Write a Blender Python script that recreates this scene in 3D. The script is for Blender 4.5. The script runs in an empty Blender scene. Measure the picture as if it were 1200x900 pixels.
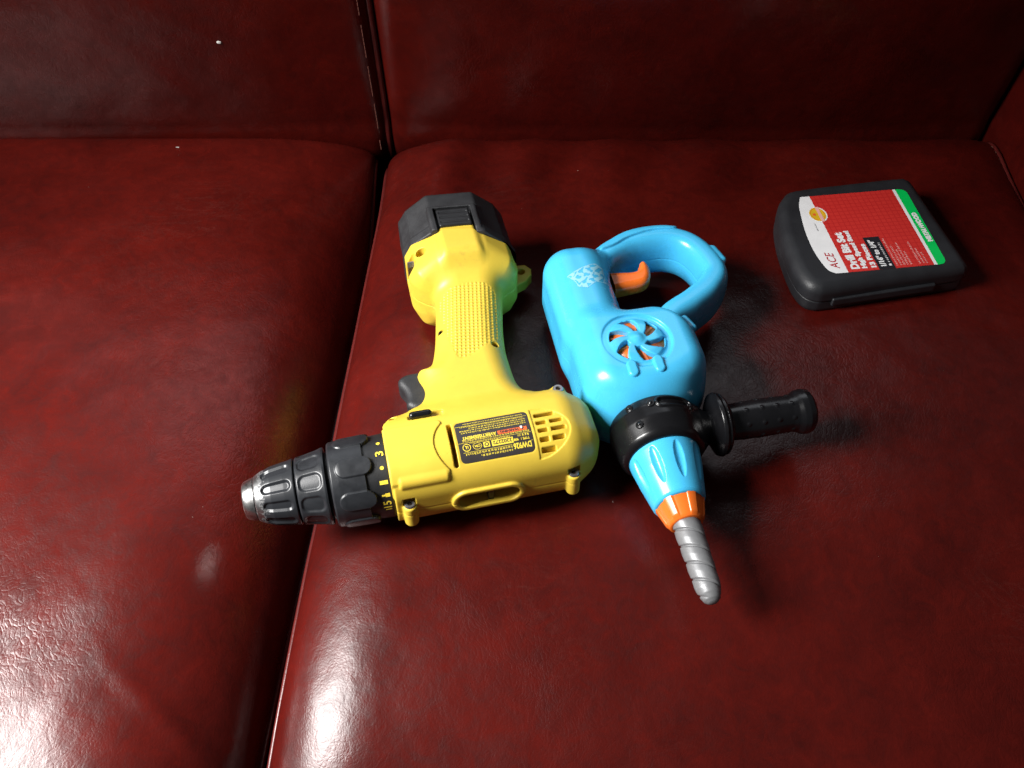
import bpy, bmesh, math, random
import numpy as np
from mathutils import Vector, Matrix

random.seed(7)
S = bpy.context.scene
COL = S.collection
R = math.radians
MM = 0.001

# ------------------------------------------------------------------ camera
cam_d = bpy.data.cameras.new('camera')
cam = bpy.data.objects.new('camera', cam_d)
COL.objects.link(cam)
cam.location = (0, 0, 0.505)
cam.rotation_euler = (R(90 - 50), 0, 0)
cam_d.sensor_fit = 'HORIZONTAL'
cam_d.sensor_width = 36.0
cam_d.lens = 33.0
cam_d.clip_start = 0.01
cam_d.clip_end = 50
S.camera = cam

# ------------------------------------------------------------------ light
W = bpy.data.worlds.new('World')
S.world = W
W.use_nodes = True
bg = W.node_tree.nodes['Background']
bg.inputs['Color'].default_value = (0.95, 0.97, 1.0, 1)
bg.inputs['Strength'].default_value = 0.055


def area(name, loc, target, sx, sy, power, color, spread=66):
    d = bpy.data.lights.new(name, 'AREA')
    d.shape = 'RECTANGLE'
    d.size, d.size_y = sx, sy
    d.energy = power
    d.color = color
    d.spread = R(spread)
    o = bpy.data.objects.new(name, d)
    COL.objects.link(o)
    o.location = loc
    v = Vector(target) - Vector(loc)
    o.rotation_euler = v.to_track_quat('-Z', 'Y').to_euler()
    return o


# a window of two panes, to the left of the sofa
area('window_upper_pane', (-0.905, 0.11, 0.905), (-0.30, 0.28, 0), 0.44, 0.38, 6.2, (1.0, 0.985, 0.965), 66)
area('window_lower_pane', (-1.03, 0.10, 0.68), (-0.30, 0.28, 0), 0.44, 0.15, 2.0, (1.0, 0.985, 0.965), 66)
# added lamp for bounce off the room's pale far side, high behind the backrest
area('far_room_bounce', (-0.05, 1.75, 1.45), (0.0, 0.40, 0.0), 1.7, 0.75, 6.0, (0.90, 0.94, 1.0), 180)

S.view_settings.view_transform = 'Standard'
S.view_settings.look = 'None'
S.view_settings.exposure = 0.0
S.view_settings.gamma = 1.0
S.render.engine = 'CYCLES'
S.cycles.max_bounces = 6
S.cycles.caustics_reflective = False
S.cycles.use_denoising = True


# ------------------------------------------------------------------ materials
def mat(name):
    m = bpy.data.materials.new(name)
    m.use_nodes = True
    nt = m.node_tree
    return m, nt, nt.nodes['Principled BSDF']


def node(nt, t, **kw):
    n = nt.nodes.new(t)
    for k, v in kw.items():
        if k in n.inputs:
            n.inputs[k].default_value = v
        else:
            setattr(n, k, v)
    return n


def ramp(nt, stops):
    n = nt.nodes.new('ShaderNodeValToRGB')
    e = n.color_ramp.elements
    while len(e) < len(stops):
        e.new(0.5)
    for i, (p, c) in enumerate(stops):
        e[i].position = p
        e[i].color = (*c, 1) if len(c) == 3 else c
    return n


def plastic(name, c, rough=0.4, spec=0.5, var=0.06, grain=0.0, scale=60, sss=0.0, coat=0.0, metal=0.0, grime=0.0):
    m, nt, b = mat(name)
    L = nt.links.new
    tc = node(nt, 'ShaderNodeTexCoord')
    nz = node(nt, 'ShaderNodeTexNoise', Scale=scale, Detail=5.0, Roughness=0.65)
    L(tc.outputs['Object'], nz.inputs['Vector'])
    lo = [x * (1 - var) for x in c]
    hi = [min(1, x * (1 + var)) for x in c]
    rp = ramp(nt, [(0.3, lo), (0.7, hi)])
    L(nz.outputs['Fac'], rp.inputs['Fac'])
    L(rp.outputs['Color'], b.inputs['Base Color'])
    mr = node(nt, 'ShaderNodeMapRange')
    mr.inputs['From Min'].default_value = 0.3
    mr.inputs['From Max'].default_value = 0.7
    mr.inputs['To Min'].default_value = rough * 0.85
    mr.inputs['To Max'].default_value = min(1, rough * 1.18)
    L(nz.outputs['Fac'], mr.inputs['Value'])
    L(mr.outputs['Result'], b.inputs['Roughness'])
    b.inputs['Specular IOR Level'].default_value = spec
    b.inputs['Metallic'].default_value = metal
    b.inputs['Coat Weight'].default_value = coat
    b.inputs['Coat Roughness'].default_value = 0.08
    if grime:
        g1 = node(nt, 'ShaderNodeTexNoise', Scale=190.0, Detail=7.0, Roughness=0.8)
        L(tc.outputs['Object'], g1.inputs['Vector'])
        g2 = node(nt, 'ShaderNodeTexNoise', Scale=22.0, Detail=3.0)
        L(tc.outputs['Object'], g2.inputs['Vector'])
        ga = node(nt, 'ShaderNodeMath', operation='MULTIPLY')
        L(g1.outputs['Fac'], ga.inputs[0])
        L(g2.outputs['Fac'], ga.inputs[1])
        gr_ = ramp(nt, [(0.30, (0, 0, 0)), (0.42, (grime, grime, grime))])
        L(ga.outputs[0], gr_.inputs['Fac'])
        gm = node(nt, 'ShaderNodeMix', data_type='RGBA')
        L(gr_.outputs['Color'], gm.inputs[0])
        L(rp.outputs['Color'], gm.inputs[6])
        gm.inputs[7].default_value = (0.30, 0.20, 0.05, 1)
        L(gm.outputs[2], b.inputs['Base Color'])
    if sss:
        b.inputs['Subsurface Weight'].default_value = sss
        b.inputs['Subsurface Radius'].default_value = (1, 0.8, 0.3)
        b.inputs['Subsurface Scale'].default_value = 0.002
    if grain:
        g = node(nt, 'ShaderNodeTexNoise', Scale=1400.0, Detail=2.0)
        L(tc.outputs['Object'], g.inputs['Vector'])
        bp = node(nt, 'ShaderNodeBump', Strength=grain, Distance=0.0003)
        L(g.outputs['Fac'], bp.inputs['Height'])
        L(bp.outputs['Normal'], b.inputs['Normal'])
    return m


def leather(name, dark, light, rough=0.34):
    m, nt, b = mat(name)
    L = nt.links.new
    tc = node(nt, 'ShaderNodeTexCoord')
    # mottled tone
    n1 = node(nt, 'ShaderNodeTexNoise', Scale=9.0, Detail=8.0, Roughness=0.68, Distortion=0.5)
    L(tc.outputs['Object'], n1.inputs['Vector'])
    n2 = node(nt, 'ShaderNodeTexNoise', Scale=70.0, Detail=6.0, Roughness=0.75, Distortion=0.9)
    L(tc.outputs['Object'], n2.inputs['Vector'])
    mx = node(nt, 'ShaderNodeMix', data_type='FLOAT')
    mx.inputs[0].default_value = 0.45
    L(n1.outputs['Fac'], mx.inputs[2])
    L(n2.outputs['Fac'], mx.inputs[3])
    rp = ramp(nt, [(0.36, dark), (0.52, [(a + c) / 2 for a, c in zip(dark, light)]), (0.66, light)])
    L(mx.outputs[0], rp.inputs['Fac'])
    # pale scuffs: thin stretched lines
    mp = node(nt, 'ShaderNodeMapping')
    mp.inputs['Scale'].default_value = (10, 26, 18)
    mp.inputs['Rotation'].default_value = (0, 0, 0.6)
    L(tc.outputs['Object'], mp.inputs['Vector'])
    n3 = node(nt, 'ShaderNodeTexNoise', Scale=1.0, Detail=9.0, Roughness=0.78, Distortion=1.6)
    L(mp.outputs['Vector'], n3.inputs['Vector'])
    r3 = ramp(nt, [(0.494, (0, 0, 0)), (0.5, (1, 1, 1)), (0.506, (0, 0, 0))])
    L(n3.outputs['Fac'], r3.inputs['Fac'])
    nm = node(nt, 'ShaderNodeTexNoise', Scale=6.0, Detail=2.0)
    L(tc.outputs['Object'], nm.inputs['Vector'])
    rm = ramp(nt, [(0.5, (0, 0, 0)), (0.68, (0.2, 0.2, 0.2))])
    L(nm.outputs['Fac'], rm.inputs['Fac'])
    mu = node(nt, 'ShaderNodeMix', data_type='RGBA', blend_type='MULTIPLY')
    mu.inputs[0].default_value = 1
    L(r3.outputs['Color'], mu.inputs[6])
    L(rm.outputs['Color'], mu.inputs[7])
    mc = node(nt, 'ShaderNodeMix', data_type='RGBA')
    L(mu.outputs[2], mc.inputs[0])
    L(rp.outputs['Color'], mc.inputs[6])
    mc.inputs[7].default_value = (0.17, 0.075, 0.06, 1)
    L(mc.outputs[2], b.inputs['Base Color'])
    # roughness
    mr = node(nt, 'ShaderNodeMapRange')
    mr.inputs['From Min'].default_value = 0.3
    mr.inputs['From Max'].default_value = 0.7
    mr.inputs['To Min'].default_value = rough + 0.06
    mr.inputs['To Max'].default_value = rough - 0.05
    L(n2.outputs['Fac'], mr.inputs['Value'])
    L(mr.outputs['Result'], b.inputs['Roughness'])
    b.inputs['Specular IOR Level'].default_value = 0.32
    # relief: pores, wrinkles, broad unevenness
    v = node(nt, 'ShaderNodeTexVoronoi', feature='DISTANCE_TO_EDGE', Scale=520.0)
    L(tc.outputs['Object'], v.inputs['Vector'])
    mp2 = node(nt, 'ShaderNodeMapping')
    mp2.inputs['Scale'].default_value = (150, 105, 120)
    mp2.inputs['Rotation'].default_value = (0, 0, -0.5)
    L(tc.outputs['Object'], mp2.inputs['Vector'])
    n4 = node(nt, 'ShaderNodeTexNoise', Scale=1.0, Detail=4.0, Roughness=0.55, Distortion=0.7)
    L(mp2.outputs['Vector'], n4.inputs['Vector'])
    n5 = node(nt, 'ShaderNodeTexNoise', Scale=13.0, Detail=3.0)
    L(tc.outputs['Object'], n5.inputs['Vector'])
    b1 = node(nt, 'ShaderNodeBump', Strength=0.10, Distance=0.0006)
    L(v.outputs['Distance'], b1.inputs['Height'])
    b2 = node(nt, 'ShaderNodeBump', Strength=0.19, Distance=0.0010)
    L(n4.outputs['Fac'], b2.inputs['Height'])
    L(b1.outputs['Normal'], b2.inputs['Normal'])
    b3 = node(nt, 'ShaderNodeBump', Strength=0.22, Distance=0.010)
    L(n5.outputs['Fac'], b3.inputs['Height'])
    L(b2.outputs['Normal'], b3.inputs['Normal'])
    # patches of fine creases
    nd = node(nt, 'ShaderNodeTexNoise', Scale=26.0, Detail=3.0)
    L(tc.outputs['Object'], nd.inputs['Vector'])
    vm = node(nt, 'ShaderNodeVectorMath', operation='SCALE')
    vm.inputs['Scale'].default_value = 0.05
    L(nd.outputs['Color'], vm.inputs[0])
    va = node(nt, 'ShaderNodeVectorMath', operation='ADD')
    L(tc.outputs['Object'], va.inputs[0])
    L(vm.outputs[0], va.inputs[1])
    mp3 = node(nt, 'ShaderNodeMapping')
    mp3.inputs['Rotation'].default_value = (0, 0, 0.5)
    mp3.inputs['Scale'].default_value = (330, 150, 220)
    L(va.outputs[0], mp3.inputs['Vector'])
    vc = node(nt, 'ShaderNodeTexVoronoi', feature='DISTANCE_TO_EDGE', Scale=1.0)
    L(mp3.outputs['Vector'], vc.inputs['Vector'])
    rc = ramp(nt, [(0.0, (0, 0, 0)), (0.16, (1, 1, 1))])
    L(vc.outputs['Distance'], rc.inputs['Fac'])
    nk = node(nt, 'ShaderNodeTexNoise', Scale=7.0, Detail=2.0)
    L(tc.outputs['Object'], nk.inputs['Vector'])
    rk = ramp(nt, [(0.42, (0.02, 0.02, 0.02)), (0.68, (0.15, 0.15, 0.15))])
    L(nk.outputs['Fac'], rk.inputs['Fac'])
    b4 = node(nt, 'ShaderNodeBump', Distance=0.0006)
    L(rk.outputs['Color'], b4.inputs['Strength'])
    L(rc.outputs['Color'], b4.inputs['Height'])
    L(b3.outputs['Normal'], b4.inputs['Normal'])
    L(b4.outputs['Normal'], b.inputs['Normal'])
    return m


M = {}
M['leather'] = leather('oxblood_leather', (0.036, 0.0024, 0.0017), (0.088, 0.0057, 0.0036), 0.30)
M['welt'] = leather('piping_leather', (0.05, 0.006, 0.006), (0.12, 0.016, 0.013), 0.3)
M['thread'] = plastic('stitch_thread', (0.16, 0.06, 0.045), 0.8, 0.2)
M['lint'] = plastic('white_lint', (0.62, 0.60, 0.57), 0.9, 0.1)
M['yellow'] = plastic('yellow_plastic', (0.71, 0.50, 0.052), 0.44, 0.45, 0.05, 0.14, 45, grime=0.35)
M['black'] = plastic('black_plastic', (0.014, 0.0145, 0.016), 0.42, 0.5, 0.2, 0.25, 80)
M['black_matte'] = plastic('black_textured_plastic', (0.016, 0.0165, 0.0185), 0.56, 0.6, 0.2, 0.5, 80)
M['black_gloss'] = plastic('glossy_black_plastic', (0.006, 0.006, 0.007), 0.24, 0.5, 0.2, 0.0, 60)
M['dark'] = plastic('dark_interior', (0.02, 0.014, 0.006), 0.7, 0.2)
M['slate'] = plastic('slate_rubbery_plastic', (0.018, 0.0195, 0.0225), 0.36, 0.5, 0.22, 0.12, 120)
M['steel'] = plastic('worn_steel', (0.62, 0.61, 0.60), 0.28, 0.5, 0.15, 0.1, 220, metal=1.0)
M['screw'] = plastic('screw_steel', (0.35, 0.35, 0.37), 0.35, 0.5, 0.1, 0.0, 200, metal=0.9)
M['blue'] = plastic('sky_blue_plastic', (0.062, 0.48, 0.80), 0.26, 0.5, 0.045, 0.03, 55)
M['orange'] = plastic('orange_plastic', (0.88, 0.17, 0.02), 0.26, 0.5, 0.04)
M['silver'] = plastic('silver_painted_plastic', (0.24, 0.243, 0.25), 0.45, 0.5, 0.08, 0.1, 160, metal=0.35)
M['case'] = plastic('charcoal_case_plastic', (0.018, 0.019, 0.022), 0.46, 0.5, 0.12, 0.5, 60)
M['plate'] = plastic('nameplate_black', (0.035, 0.030, 0.030), 0.38, 0.5, 0.1)
M['ink_yellow'] = plastic('yellow_print', (0.80, 0.62, 0.06), 0.45, 0.4, 0.05)
M['ink_orange'] = plastic('orange_print', (0.80, 0.13, 0.03), 0.45, 0.4, 0.05)
M['ink_black'] = plastic('black_print', (0.015, 0.015, 0.02), 0.4)
M['ink_white'] = plastic('white_print', (0.85, 0.85, 0.86), 0.4)
M['ink_pale'] = plastic('pale_blue_white_print', (0.30, 0.66, 0.82), 0.4)
M['ink_green'] = plastic('green_print', (0.0, 0.58, 0.10), 0.35)
M['ink_red_text'] = plastic('dark_red_print', (0.45, 0.02, 0.03), 0.4)
M['ink_pink'] = plastic('pink_print', (0.85, 0.45, 0.42), 0.4)
M['ink_gold'] = plastic('gold_print', (0.75, 0.47, 0.02), 0.35, var=0.15)


def red_grid():
    m, nt, b = mat('red_label_with_grid')
    L = nt.links.new
    tc = node(nt, 'ShaderNodeTexCoord')
    br = node(nt, 'ShaderNodeTexBrick', offset=0.0)
    br.inputs['Scale'].default_value = 1.0
    br.inputs['Brick Width'].default_value = 0.0042
    br.inputs['Row Height'].default_value = 0.0042
    br.inputs['Mortar Size'].default_value = 0.00045
    br.inputs['Mortar Smooth'].default_value = 0.3
    br.inputs['Color1'].default_value = (0.62, 0.034, 0.027, 1)
    br.inputs['Color2'].default_value = (0.59, 0.030, 0.025, 1)
    br.inputs['Mortar'].default_value = (0.51, 0.022, 0.020, 1)
    L(tc.outputs['Object'], br.inputs['Vector'])
    L(br.outputs['Color'], b.inputs['Base Color'])
    b.inputs['Roughness'].default_value = 0.35
    return m


M['ink_red'] = red_grid()


# ------------------------------------------------------------------ object helpers
def tag(o, label=None, cat=None, group=None, kind=None):
    for k, v in (('label', label), ('category', cat), ('group', group), ('kind', kind)):
        if v:
            o[k] = v
    return o


def empty(name, loc, rz=0.0):
    o = bpy.data.objects.new(name, None)
    o.empty_display_size = 0.03
    COL.objects.link(o)
    o.location = loc
    o.rotation_euler = (0, 0, rz)
    return o


def obj(name, V, F, m, parent=None, smooth=True, scale=MM):
    """V (n,3) array in mm, F list of index tuples or (n,4)/(n,3) array"""
    me = bpy.data.meshes.new(name)
    V = np.asarray(V, dtype=np.float64) * scale
    if isinstance(F, np.ndarray):
        k = F.shape[1]
        n = len(F)
        me.vertices.add(len(V))
        me.vertices.foreach_set('co', V.astype(np.float32).ravel())
        me.loops.add(n * k)
        me.loops.foreach_set('vertex_index', F.astype(np.int32).ravel())
        me.polygons.add(n)
        me.polygons.foreach_set('loop_start', np.arange(0, n * k, k, dtype=np.int32))
        me.polygons.foreach_set('loop_total', np.full(n, k, dtype=np.int32))
        me.update(calc_edges=True)
    else:
        me.from_pydata([tuple(v) for v in V], [], [tuple(f) for f in F])
    me.validate()
    me.polygons.foreach_set('use_smooth', np.full(len(me.polygons), smooth, dtype=bool))
    me.update()
    me.materials.append(m)
    o = bpy.data.objects.new(name, me)
    COL.objects.link(o)
    if parent is not None:
        o.parent = parent
    return o


def sharp(o, deg=40):
    """mark hard edges so that smooth shading keeps them"""
    bm = bmesh.new()
    bm.from_mesh(o.data)
    for e in bm.edges:
        if len(e.link_faces) == 2 and e.calc_face_angle(0) > R(deg):
            e.smooth = False
    bm.to_mesh(o.data)
    bm.free()
    return o


def recalc(o):
    bm = bmesh.new()
    bm.from_mesh(o.data)
    bmesh.ops.recalc_face_normals(bm, faces=bm.faces)
    bm.to_mesh(o.data)
    bm.free()
    return o


# ------------------------------------------------------------------ signed distance modelling
def smin(a, b, k):
    h = np.clip(0.5 + 0.5 * (b - a) / k, 0, 1)
    return b + (a - b) * h - k * h * (1 - h)


def smax(a, b, k):
    return -smin(-a, -b, k)


def rbox(X, Y, Z, c, h, r):
    qx = np.abs(X - c[0]) - (h[0] - r)
    qy = np.abs(Y - c[1]) - (h[1] - r)
    qz = np.abs(Z - c[2]) - (h[2] - r)
    out = np.sqrt(np.maximum(qx, 0) ** 2 + np.maximum(qy, 0) ** 2 + np.maximum(qz, 0) ** 2)
    return out + np.minimum(np.maximum(np.maximum(qx, qy), qz), 0) - r


def rbox2(X, Y, c, h, r):
    qx = np.abs(X - c[0]) - (h[0] - r)
    qy = np.abs(Y - c[1]) - (h[1] - r)
    return np.sqrt(np.maximum(qx, 0) ** 2 + np.maximum(qy, 0) ** 2) + np.minimum(np.maximum(qx, qy), 0) - r


def poly2(X, Y, P):
    d = np.full(X.shape, 1e9)
    s = np.ones(X.shape)
    n = len(P)
    for i in range(n):
        ax, ay = P[i]
        bx, by = P[i - 1]
        ex, ey = bx - ax, by - ay
        wx, wy = X - ax, Y - ay
        t = np.clip((wx * ex + wy * ey) / (ex * ex + ey * ey), 0, 1)
        d = np.minimum(d, (wx - ex * t) ** 2 + (wy - ey * t) ** 2)
        c1 = Y >= ay
        c2 = Y < by
        c3 = ex * wy > ey * wx
        flip = (c1 & c2 & c3) | (~c1 & ~c2 & ~c3)
        s = np.where(flip, -s, s)
    return s * np.sqrt(d)


def spline(P, n=8, closed=True):
    """Catmull-Rom through control points"""
    P = np.asarray(P, float)
    out = []
    N = len(P)
    rng = range(N) if closed else range(N - 1)
    for i in rng:
        if closed:
            p0, p1, p2, p3 = P[i - 1], P[i], P[(i + 1) % N], P[(i + 2) % N]
        else:
            p0, p1, p2, p3 = P[max(i - 1, 0)], P[i], P[i + 1], P[min(i + 2, N - 1)]
        for k in range(n):
            t = k / n
            out.append(0.5 * ((2 * p1) + (-p0 + p2) * t + (2 * p0 - 5 * p1 + 4 * p2 - p3) * t * t
                              + (-p0 + 3 * p1 - 3 * p2 + p3) * t ** 3))
    if not closed:
        out.append(P[-1])
    return np.array(out)


def extr(d2, Z, zc, hz, r):
    qa = d2 + r
    qb = np.abs(Z - zc) - hz + r
    return np.sqrt(np.maximum(qa, 0) ** 2 + np.maximum(qb, 0) ** 2) + np.minimum(np.maximum(qa, qb), 0) - r


def cyl(X, Y, Z, c, ax, r, h, rr=0.5):
    if ax == 0:
        rad, t = np.sqrt((Y - c[1]) ** 2 + (Z - c[2]) ** 2), X - c[0]
    elif ax == 1:
        rad, t = np.sqrt((X - c[0]) ** 2 + (Z - c[2]) ** 2), Y - c[1]
    else:
        rad, t = np.sqrt((X - c[0]) ** 2 + (Y - c[1]) ** 2), Z - c[2]
    return extr(rad - r, t, 0, h, rr)


def capsule(X, Y, Z, a, b, r):
    a = np.array(a, float)
    b = np.array(b, float)
    e = b - a
    px, py, pz = X - a[0], Y - a[1], Z - a[2]
    t = np.clip((px * e[0] + py * e[1] + pz * e[2]) / (e @ e), 0, 1)
    return np.sqrt((px - e[0] * t) ** 2 + (py - e[1] * t) ** 2 + (pz - e[2] * t) ** 2) - r


def sstep(a, b, x):
    t = np.clip((x - a) / (b - a), 0, 1)
    return t * t * (3 - 2 * t)


def surface_net(fn, lo, hi, h):
    """mesh of fn = 0 inside the box lo..hi at cell size h (surface nets, sampled near the surface only)"""
    lo = np.array(lo, float)
    n = (np.ceil((np.array(hi, float) - lo) / h / 4) * 4).astype(int)
    B = 4
    nb = n // B
    cs = [lo[i] + (np.arange(nb[i]) + 0.5) * h * B for i in range(3)]
    g = np.meshgrid(*cs, indexing='ij')
    fc = fn(g[0], g[1], g[2])
    act = np.abs(fc) < h * B * 1.9
    F = np.repeat(np.repeat(np.repeat(fc, B, 0), B, 1), B, 2).astype(np.float32)
    ids = np.argwhere(act)
    off = np.stack(np.meshgrid(range(B), range(B), range(B), indexing='ij'), -1).reshape(-1, 3)
    for s in range(0, len(ids), 20000):
        q = (ids[s:s + 20000, None, :] * B + off[None]).reshape(-1, 3)
        P = lo + (q + 0.5) * h
        F[q[:, 0], q[:, 1], q[:, 2]] = fn(P[:, 0], P[:, 1], P[:, 2])
    ins = F < 0
    c = np.zeros(np.array(F.shape) - 1, np.int8)
    for dx in (0, 1):
        for dy in (0, 1):
            for dz in (0, 1):
                c += ins[dx:F.shape[0] - 1 + dx, dy:F.shape[1] - 1 + dy, dz:F.shape[2] - 1 + dz]
    cells = np.argwhere((c > 0) & (c < 8))
    idx = np.full(c.shape, -1, np.int64)
    idx[cells[:, 0], cells[:, 1], cells[:, 2]] = np.arange(len(cells))
    acc = np.zeros((len(cells), 3))
    cnt = np.zeros(len(cells))
    for ax in range(3):
        o1, o2 = [a for a in range(3) if a != ax]
        for i in (0, 1):
            for j in (0, 1):
                a = cells.copy()
                a[:, o1] += i
                a[:, o2] += j
                b = a.copy()
                b[:, ax] += 1
                fa = F[a[:, 0], a[:, 1], a[:, 2]].astype(float)
                fb = F[b[:, 0], b[:, 1], b[:, 2]].astype(float)
                mk = (fa < 0) != (fb < 0)
                t = np.where(mk, fa / np.where(mk, fa - fb, 1), 0)
                p = a.astype(float)
                p[:, ax] += t
                acc[mk] += p[mk]
                cnt[mk] += 1
    V = lo + (acc / cnt[:, None] + 0.5) * h
    quads = []
    for ax in range(3):
        o1, o2 = (ax + 1) % 3, (ax + 2) % 3
        sl = [slice(None)] * 3
        sl2 = [slice(None)] * 3
        sl[ax] = slice(0, -1)
        sl2[ax] = slice(1, None)
        A, Bm = ins[tuple(sl)], ins[tuple(sl2)]
        e = np.argwhere(A != Bm)
        ok = (e[:, o1] > 0) & (e[:, o2] > 0) & (e[:, o1] < c.shape[o1]) & (e[:, o2] < c.shape[o2])
        e = e[ok]
        fl = A[e[:, 0], e[:, 1], e[:, 2]]
        cor = []
        for (i, j) in ((-1, -1), (0, -1), (0, 0), (-1, 0)):
            q = e.copy()
            q[:, o1] += i
            q[:, o2] += j
            cor.append(idx[q[:, 0], q[:, 1], q[:, 2]])
        q = np.stack(cor, 1)
        q[~fl] = q[~fl][:, ::-1]
        quads.append(q)
    Q = np.concatenate(quads)
    Q = Q[(Q >= 0).all(1)]
    # pull the vertices onto the surface
    for _ in range(2):
        f = fn(V[:, 0], V[:, 1], V[:, 2])
        e = 0.15 * h
        gx = (fn(V[:, 0] + e, V[:, 1], V[:, 2]) - f) / e
        gy = (fn(V[:, 0], V[:, 1] + e, V[:, 2]) - f) / e
        gz = (fn(V[:, 0], V[:, 1], V[:, 2] + e) - f) / e
        g2 = gx * gx + gy * gy + gz * gz + 0.05
        st = np.clip(f / g2, -0.4 * h, 0.4 * h)
        V = V - np.stack([gx, gy, gz], 1) * st[:, None]
    return V, Q


def sdf_obj(name, fn, lo, hi, h, m, parent):
    V, Q = surface_net(fn, lo, hi, h)
    return obj(name, V, Q, m, parent)


def drop(fn, U, V, top, bot, step=0.6):
    """height of the highest surface point of fn above (U, V)"""
    U = np.asarray(U, float)
    V = np.asarray(V, float)
    z = np.full(U.shape, bot, float)
    done = np.zeros(U.shape, bool)
    prev = fn(U, V, np.full(U.shape, top, float))
    zz = top
    while zz > bot and not done.all():
        cur = fn(U, V, np.full(U.shape, zz - step))
        hit = (~done) & (cur < 0)
        t = prev / np.where(hit, prev - cur, 1)
        z[hit] = (zz - step * t)[hit]
        done |= hit
        prev = cur
        zz -= step
    return z


# ------------------------------------------------------------------ simple shapes
def lathe(prof, axis=0, n=48, c=(0, 0, 0), a0=0.0):
    """prof: (t, r) pairs along the axis"""
    V, F = [], []
    for (t, r) in prof:
        for k in range(n):
            a = a0 + 2 * math.pi * k / n
            p, q = r * math.cos(a), r * math.sin(a)
            V.append({0: (t, p, q), 1: (q, t, p), 2: (p, q, t)}[axis])
    V = np.array(V) + np.array(c)
    for i in range(len(prof) - 1):
        for k in range(n):
            a, b = i * n + k, i * n + (k + 1) % n
            F.append((a, b, b + n, a + n))
    F.append(tuple(range(n))[::-1])
    F.append(tuple(range((len(prof) - 1) * n, len(prof) * n)))
    return V, F


def lathe_field(rf, u0, u1, nu, nt, c, axis=0, back=0.0):
    """closed barrel whose radius rf(u, theta) varies with both; ends capped"""
    u = np.linspace(u0, u1, nu)
    th = np.arange(nt) * 2 * math.pi / nt
    UU, TT = np.meshgrid(u, th, indexing='ij')
    RR = rf(UU, TT)
    if axis == 0:
        P = np.stack([UU, RR * np.cos(TT), RR * np.sin(TT)], -1)
    else:
        P = np.stack([RR * np.sin(TT), UU, RR * np.cos(TT)], -1)
    V = P.reshape(-1, 3)
    i, k = np.meshgrid(np.arange(nu - 1), np.arange(nt), indexing='ij')
    a = i * nt + k
    b = i * nt + (k + 1) % nt
    Q = np.stack([a, b, b + nt, a + nt], -1).reshape(-1, 4)
    e0 = np.zeros(3)
    e1 = np.zeros(3)
    e0[axis], e1[axis] = u0, u1
    V = np.concatenate([V, [e0], [e1]]) + np.array(c)
    F = [tuple(q) for q in Q]
    n0, n1 = nu * nt, nu * nt + 1
    for k in range(nt):
        F.append((n0, (k + 1) % nt, k))
        F.append((n1, (nu - 1) * nt + k, (nu - 1) * nt + (k + 1) % nt))
    return V, F


def text_tris(body, size, spacing=1.0, bold=0.0, shear=0.0):
    """flat triangles of a word in the built-in font; baseline-left origin, width returned"""
    cu = bpy.data.curves.new('t', 'FONT')
    cu.body = body
    cu.size = size
    cu.space_character = spacing
    cu.offset = bold
    cu.shear = shear
    cu.resolution_u = 3
    cu.fill_mode = 'FRONT'
    o = bpy.data.objects.new('t', cu)
    COL.objects.link(o)
    dg = bpy.context.evaluated_depsgraph_get()
    me = bpy.data.meshes.new_from_object(o.evaluated_get(dg))
    bpy.data.objects.remove(o)
    bpy.data.curves.remove(cu)
    V = np.array([v.co[:] for v in me.vertices])
    F = [tuple(p.vertices) for p in me.polygons]
    bpy.data.meshes.remove(me)
    w = V[:, 0].max() if len(V) else 0
    return V, F, w


def fit_text(body, width, height, bold=0.0, spacing=1.0, shear=0.0):
    """word scaled to a given cap height and width"""
    V, F, w = text_tris(body, 10, spacing, bold * 10 / max(height, 0.1), shear)
    x0, x1, y1 = V[:, 0].min(), V[:, 0].max(), V[:, 1].max()
    V = V - [x0, 0, 0]
    V[:, 0] *= width / (x1 - x0)
    V[:, 1] *= height / y1
    return V, F


class Flat:
    """collects flat print shapes in a 2D frame"""

    def __init__(self):
        self.V, self.F = [], []

    def add(self, V, F, at=(0, 0), rot=0.0):
        n = len(self.V)
        c, s = math.cos(rot), math.sin(rot)
        for v in V:
            self.V.append((at[0] + c * v[0] - s * v[1], at[1] + s * v[0] + c * v[1]))
        self.F += [tuple(i + n for i in f) for f in F]

    def rect(self, x0, y0, x1, y1, at=(0, 0), rot=0.0, nx=1, ny=1):
        V = [(x0 + (x1 - x0) * i / nx, y0 + (y1 - y0) * j / ny) for j in range(ny + 1) for i in range(nx + 1)]
        F = [(j * (nx + 1) + i, j * (nx + 1) + i + 1, (j + 1) * (nx + 1) + i + 1, (j + 1) * (nx + 1) + i)
             for j in range(ny) for i in range(nx)]
        self.add(V, F, at, rot)

    def ring(self, c, r0, r1, n=28, sx=1.0):
        V, F = [], []
        for k in range(n):
            a = 2 * math.pi * k / n
            V += [(c[0] + sx * r0 * math.cos(a), c[1] + r0 * math.sin(a)), (c[0] + sx * r1 * math.cos(a), c[1] + r1 * math.sin(a))]
        for k in range(n):
            a, b = 2 * k, 2 * ((k + 1) % n)
            F.append((a, a + 1, b + 1, b))
        self.add(V, F)

    def poly(self, P):
        self.add(P, [tuple(range(len(P)))])

    def words(self, x, y, w, h, rng, at=(0, 0), rot=0.0):
        """a line of print too small to read: broken strokes"""
        p = x
        while p < x + w:
            L = rng.uniform(0.5, 1.5)
            L = min(L, x + w - p)
            q = p
            while q < p + L:
                self.rect(q, y, min(q + h * 0.28, p + L), y + h * rng.uniform(0.6, 1.0), at, rot)
                q += h * 0.5
            p += L + h * 0.45

    def build(self, name, place, m, parent):
        A = np.array(self.V)
        return obj(name, place(A[:, 0], A[:, 1]), self.F, m, parent, smooth=False)


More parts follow.
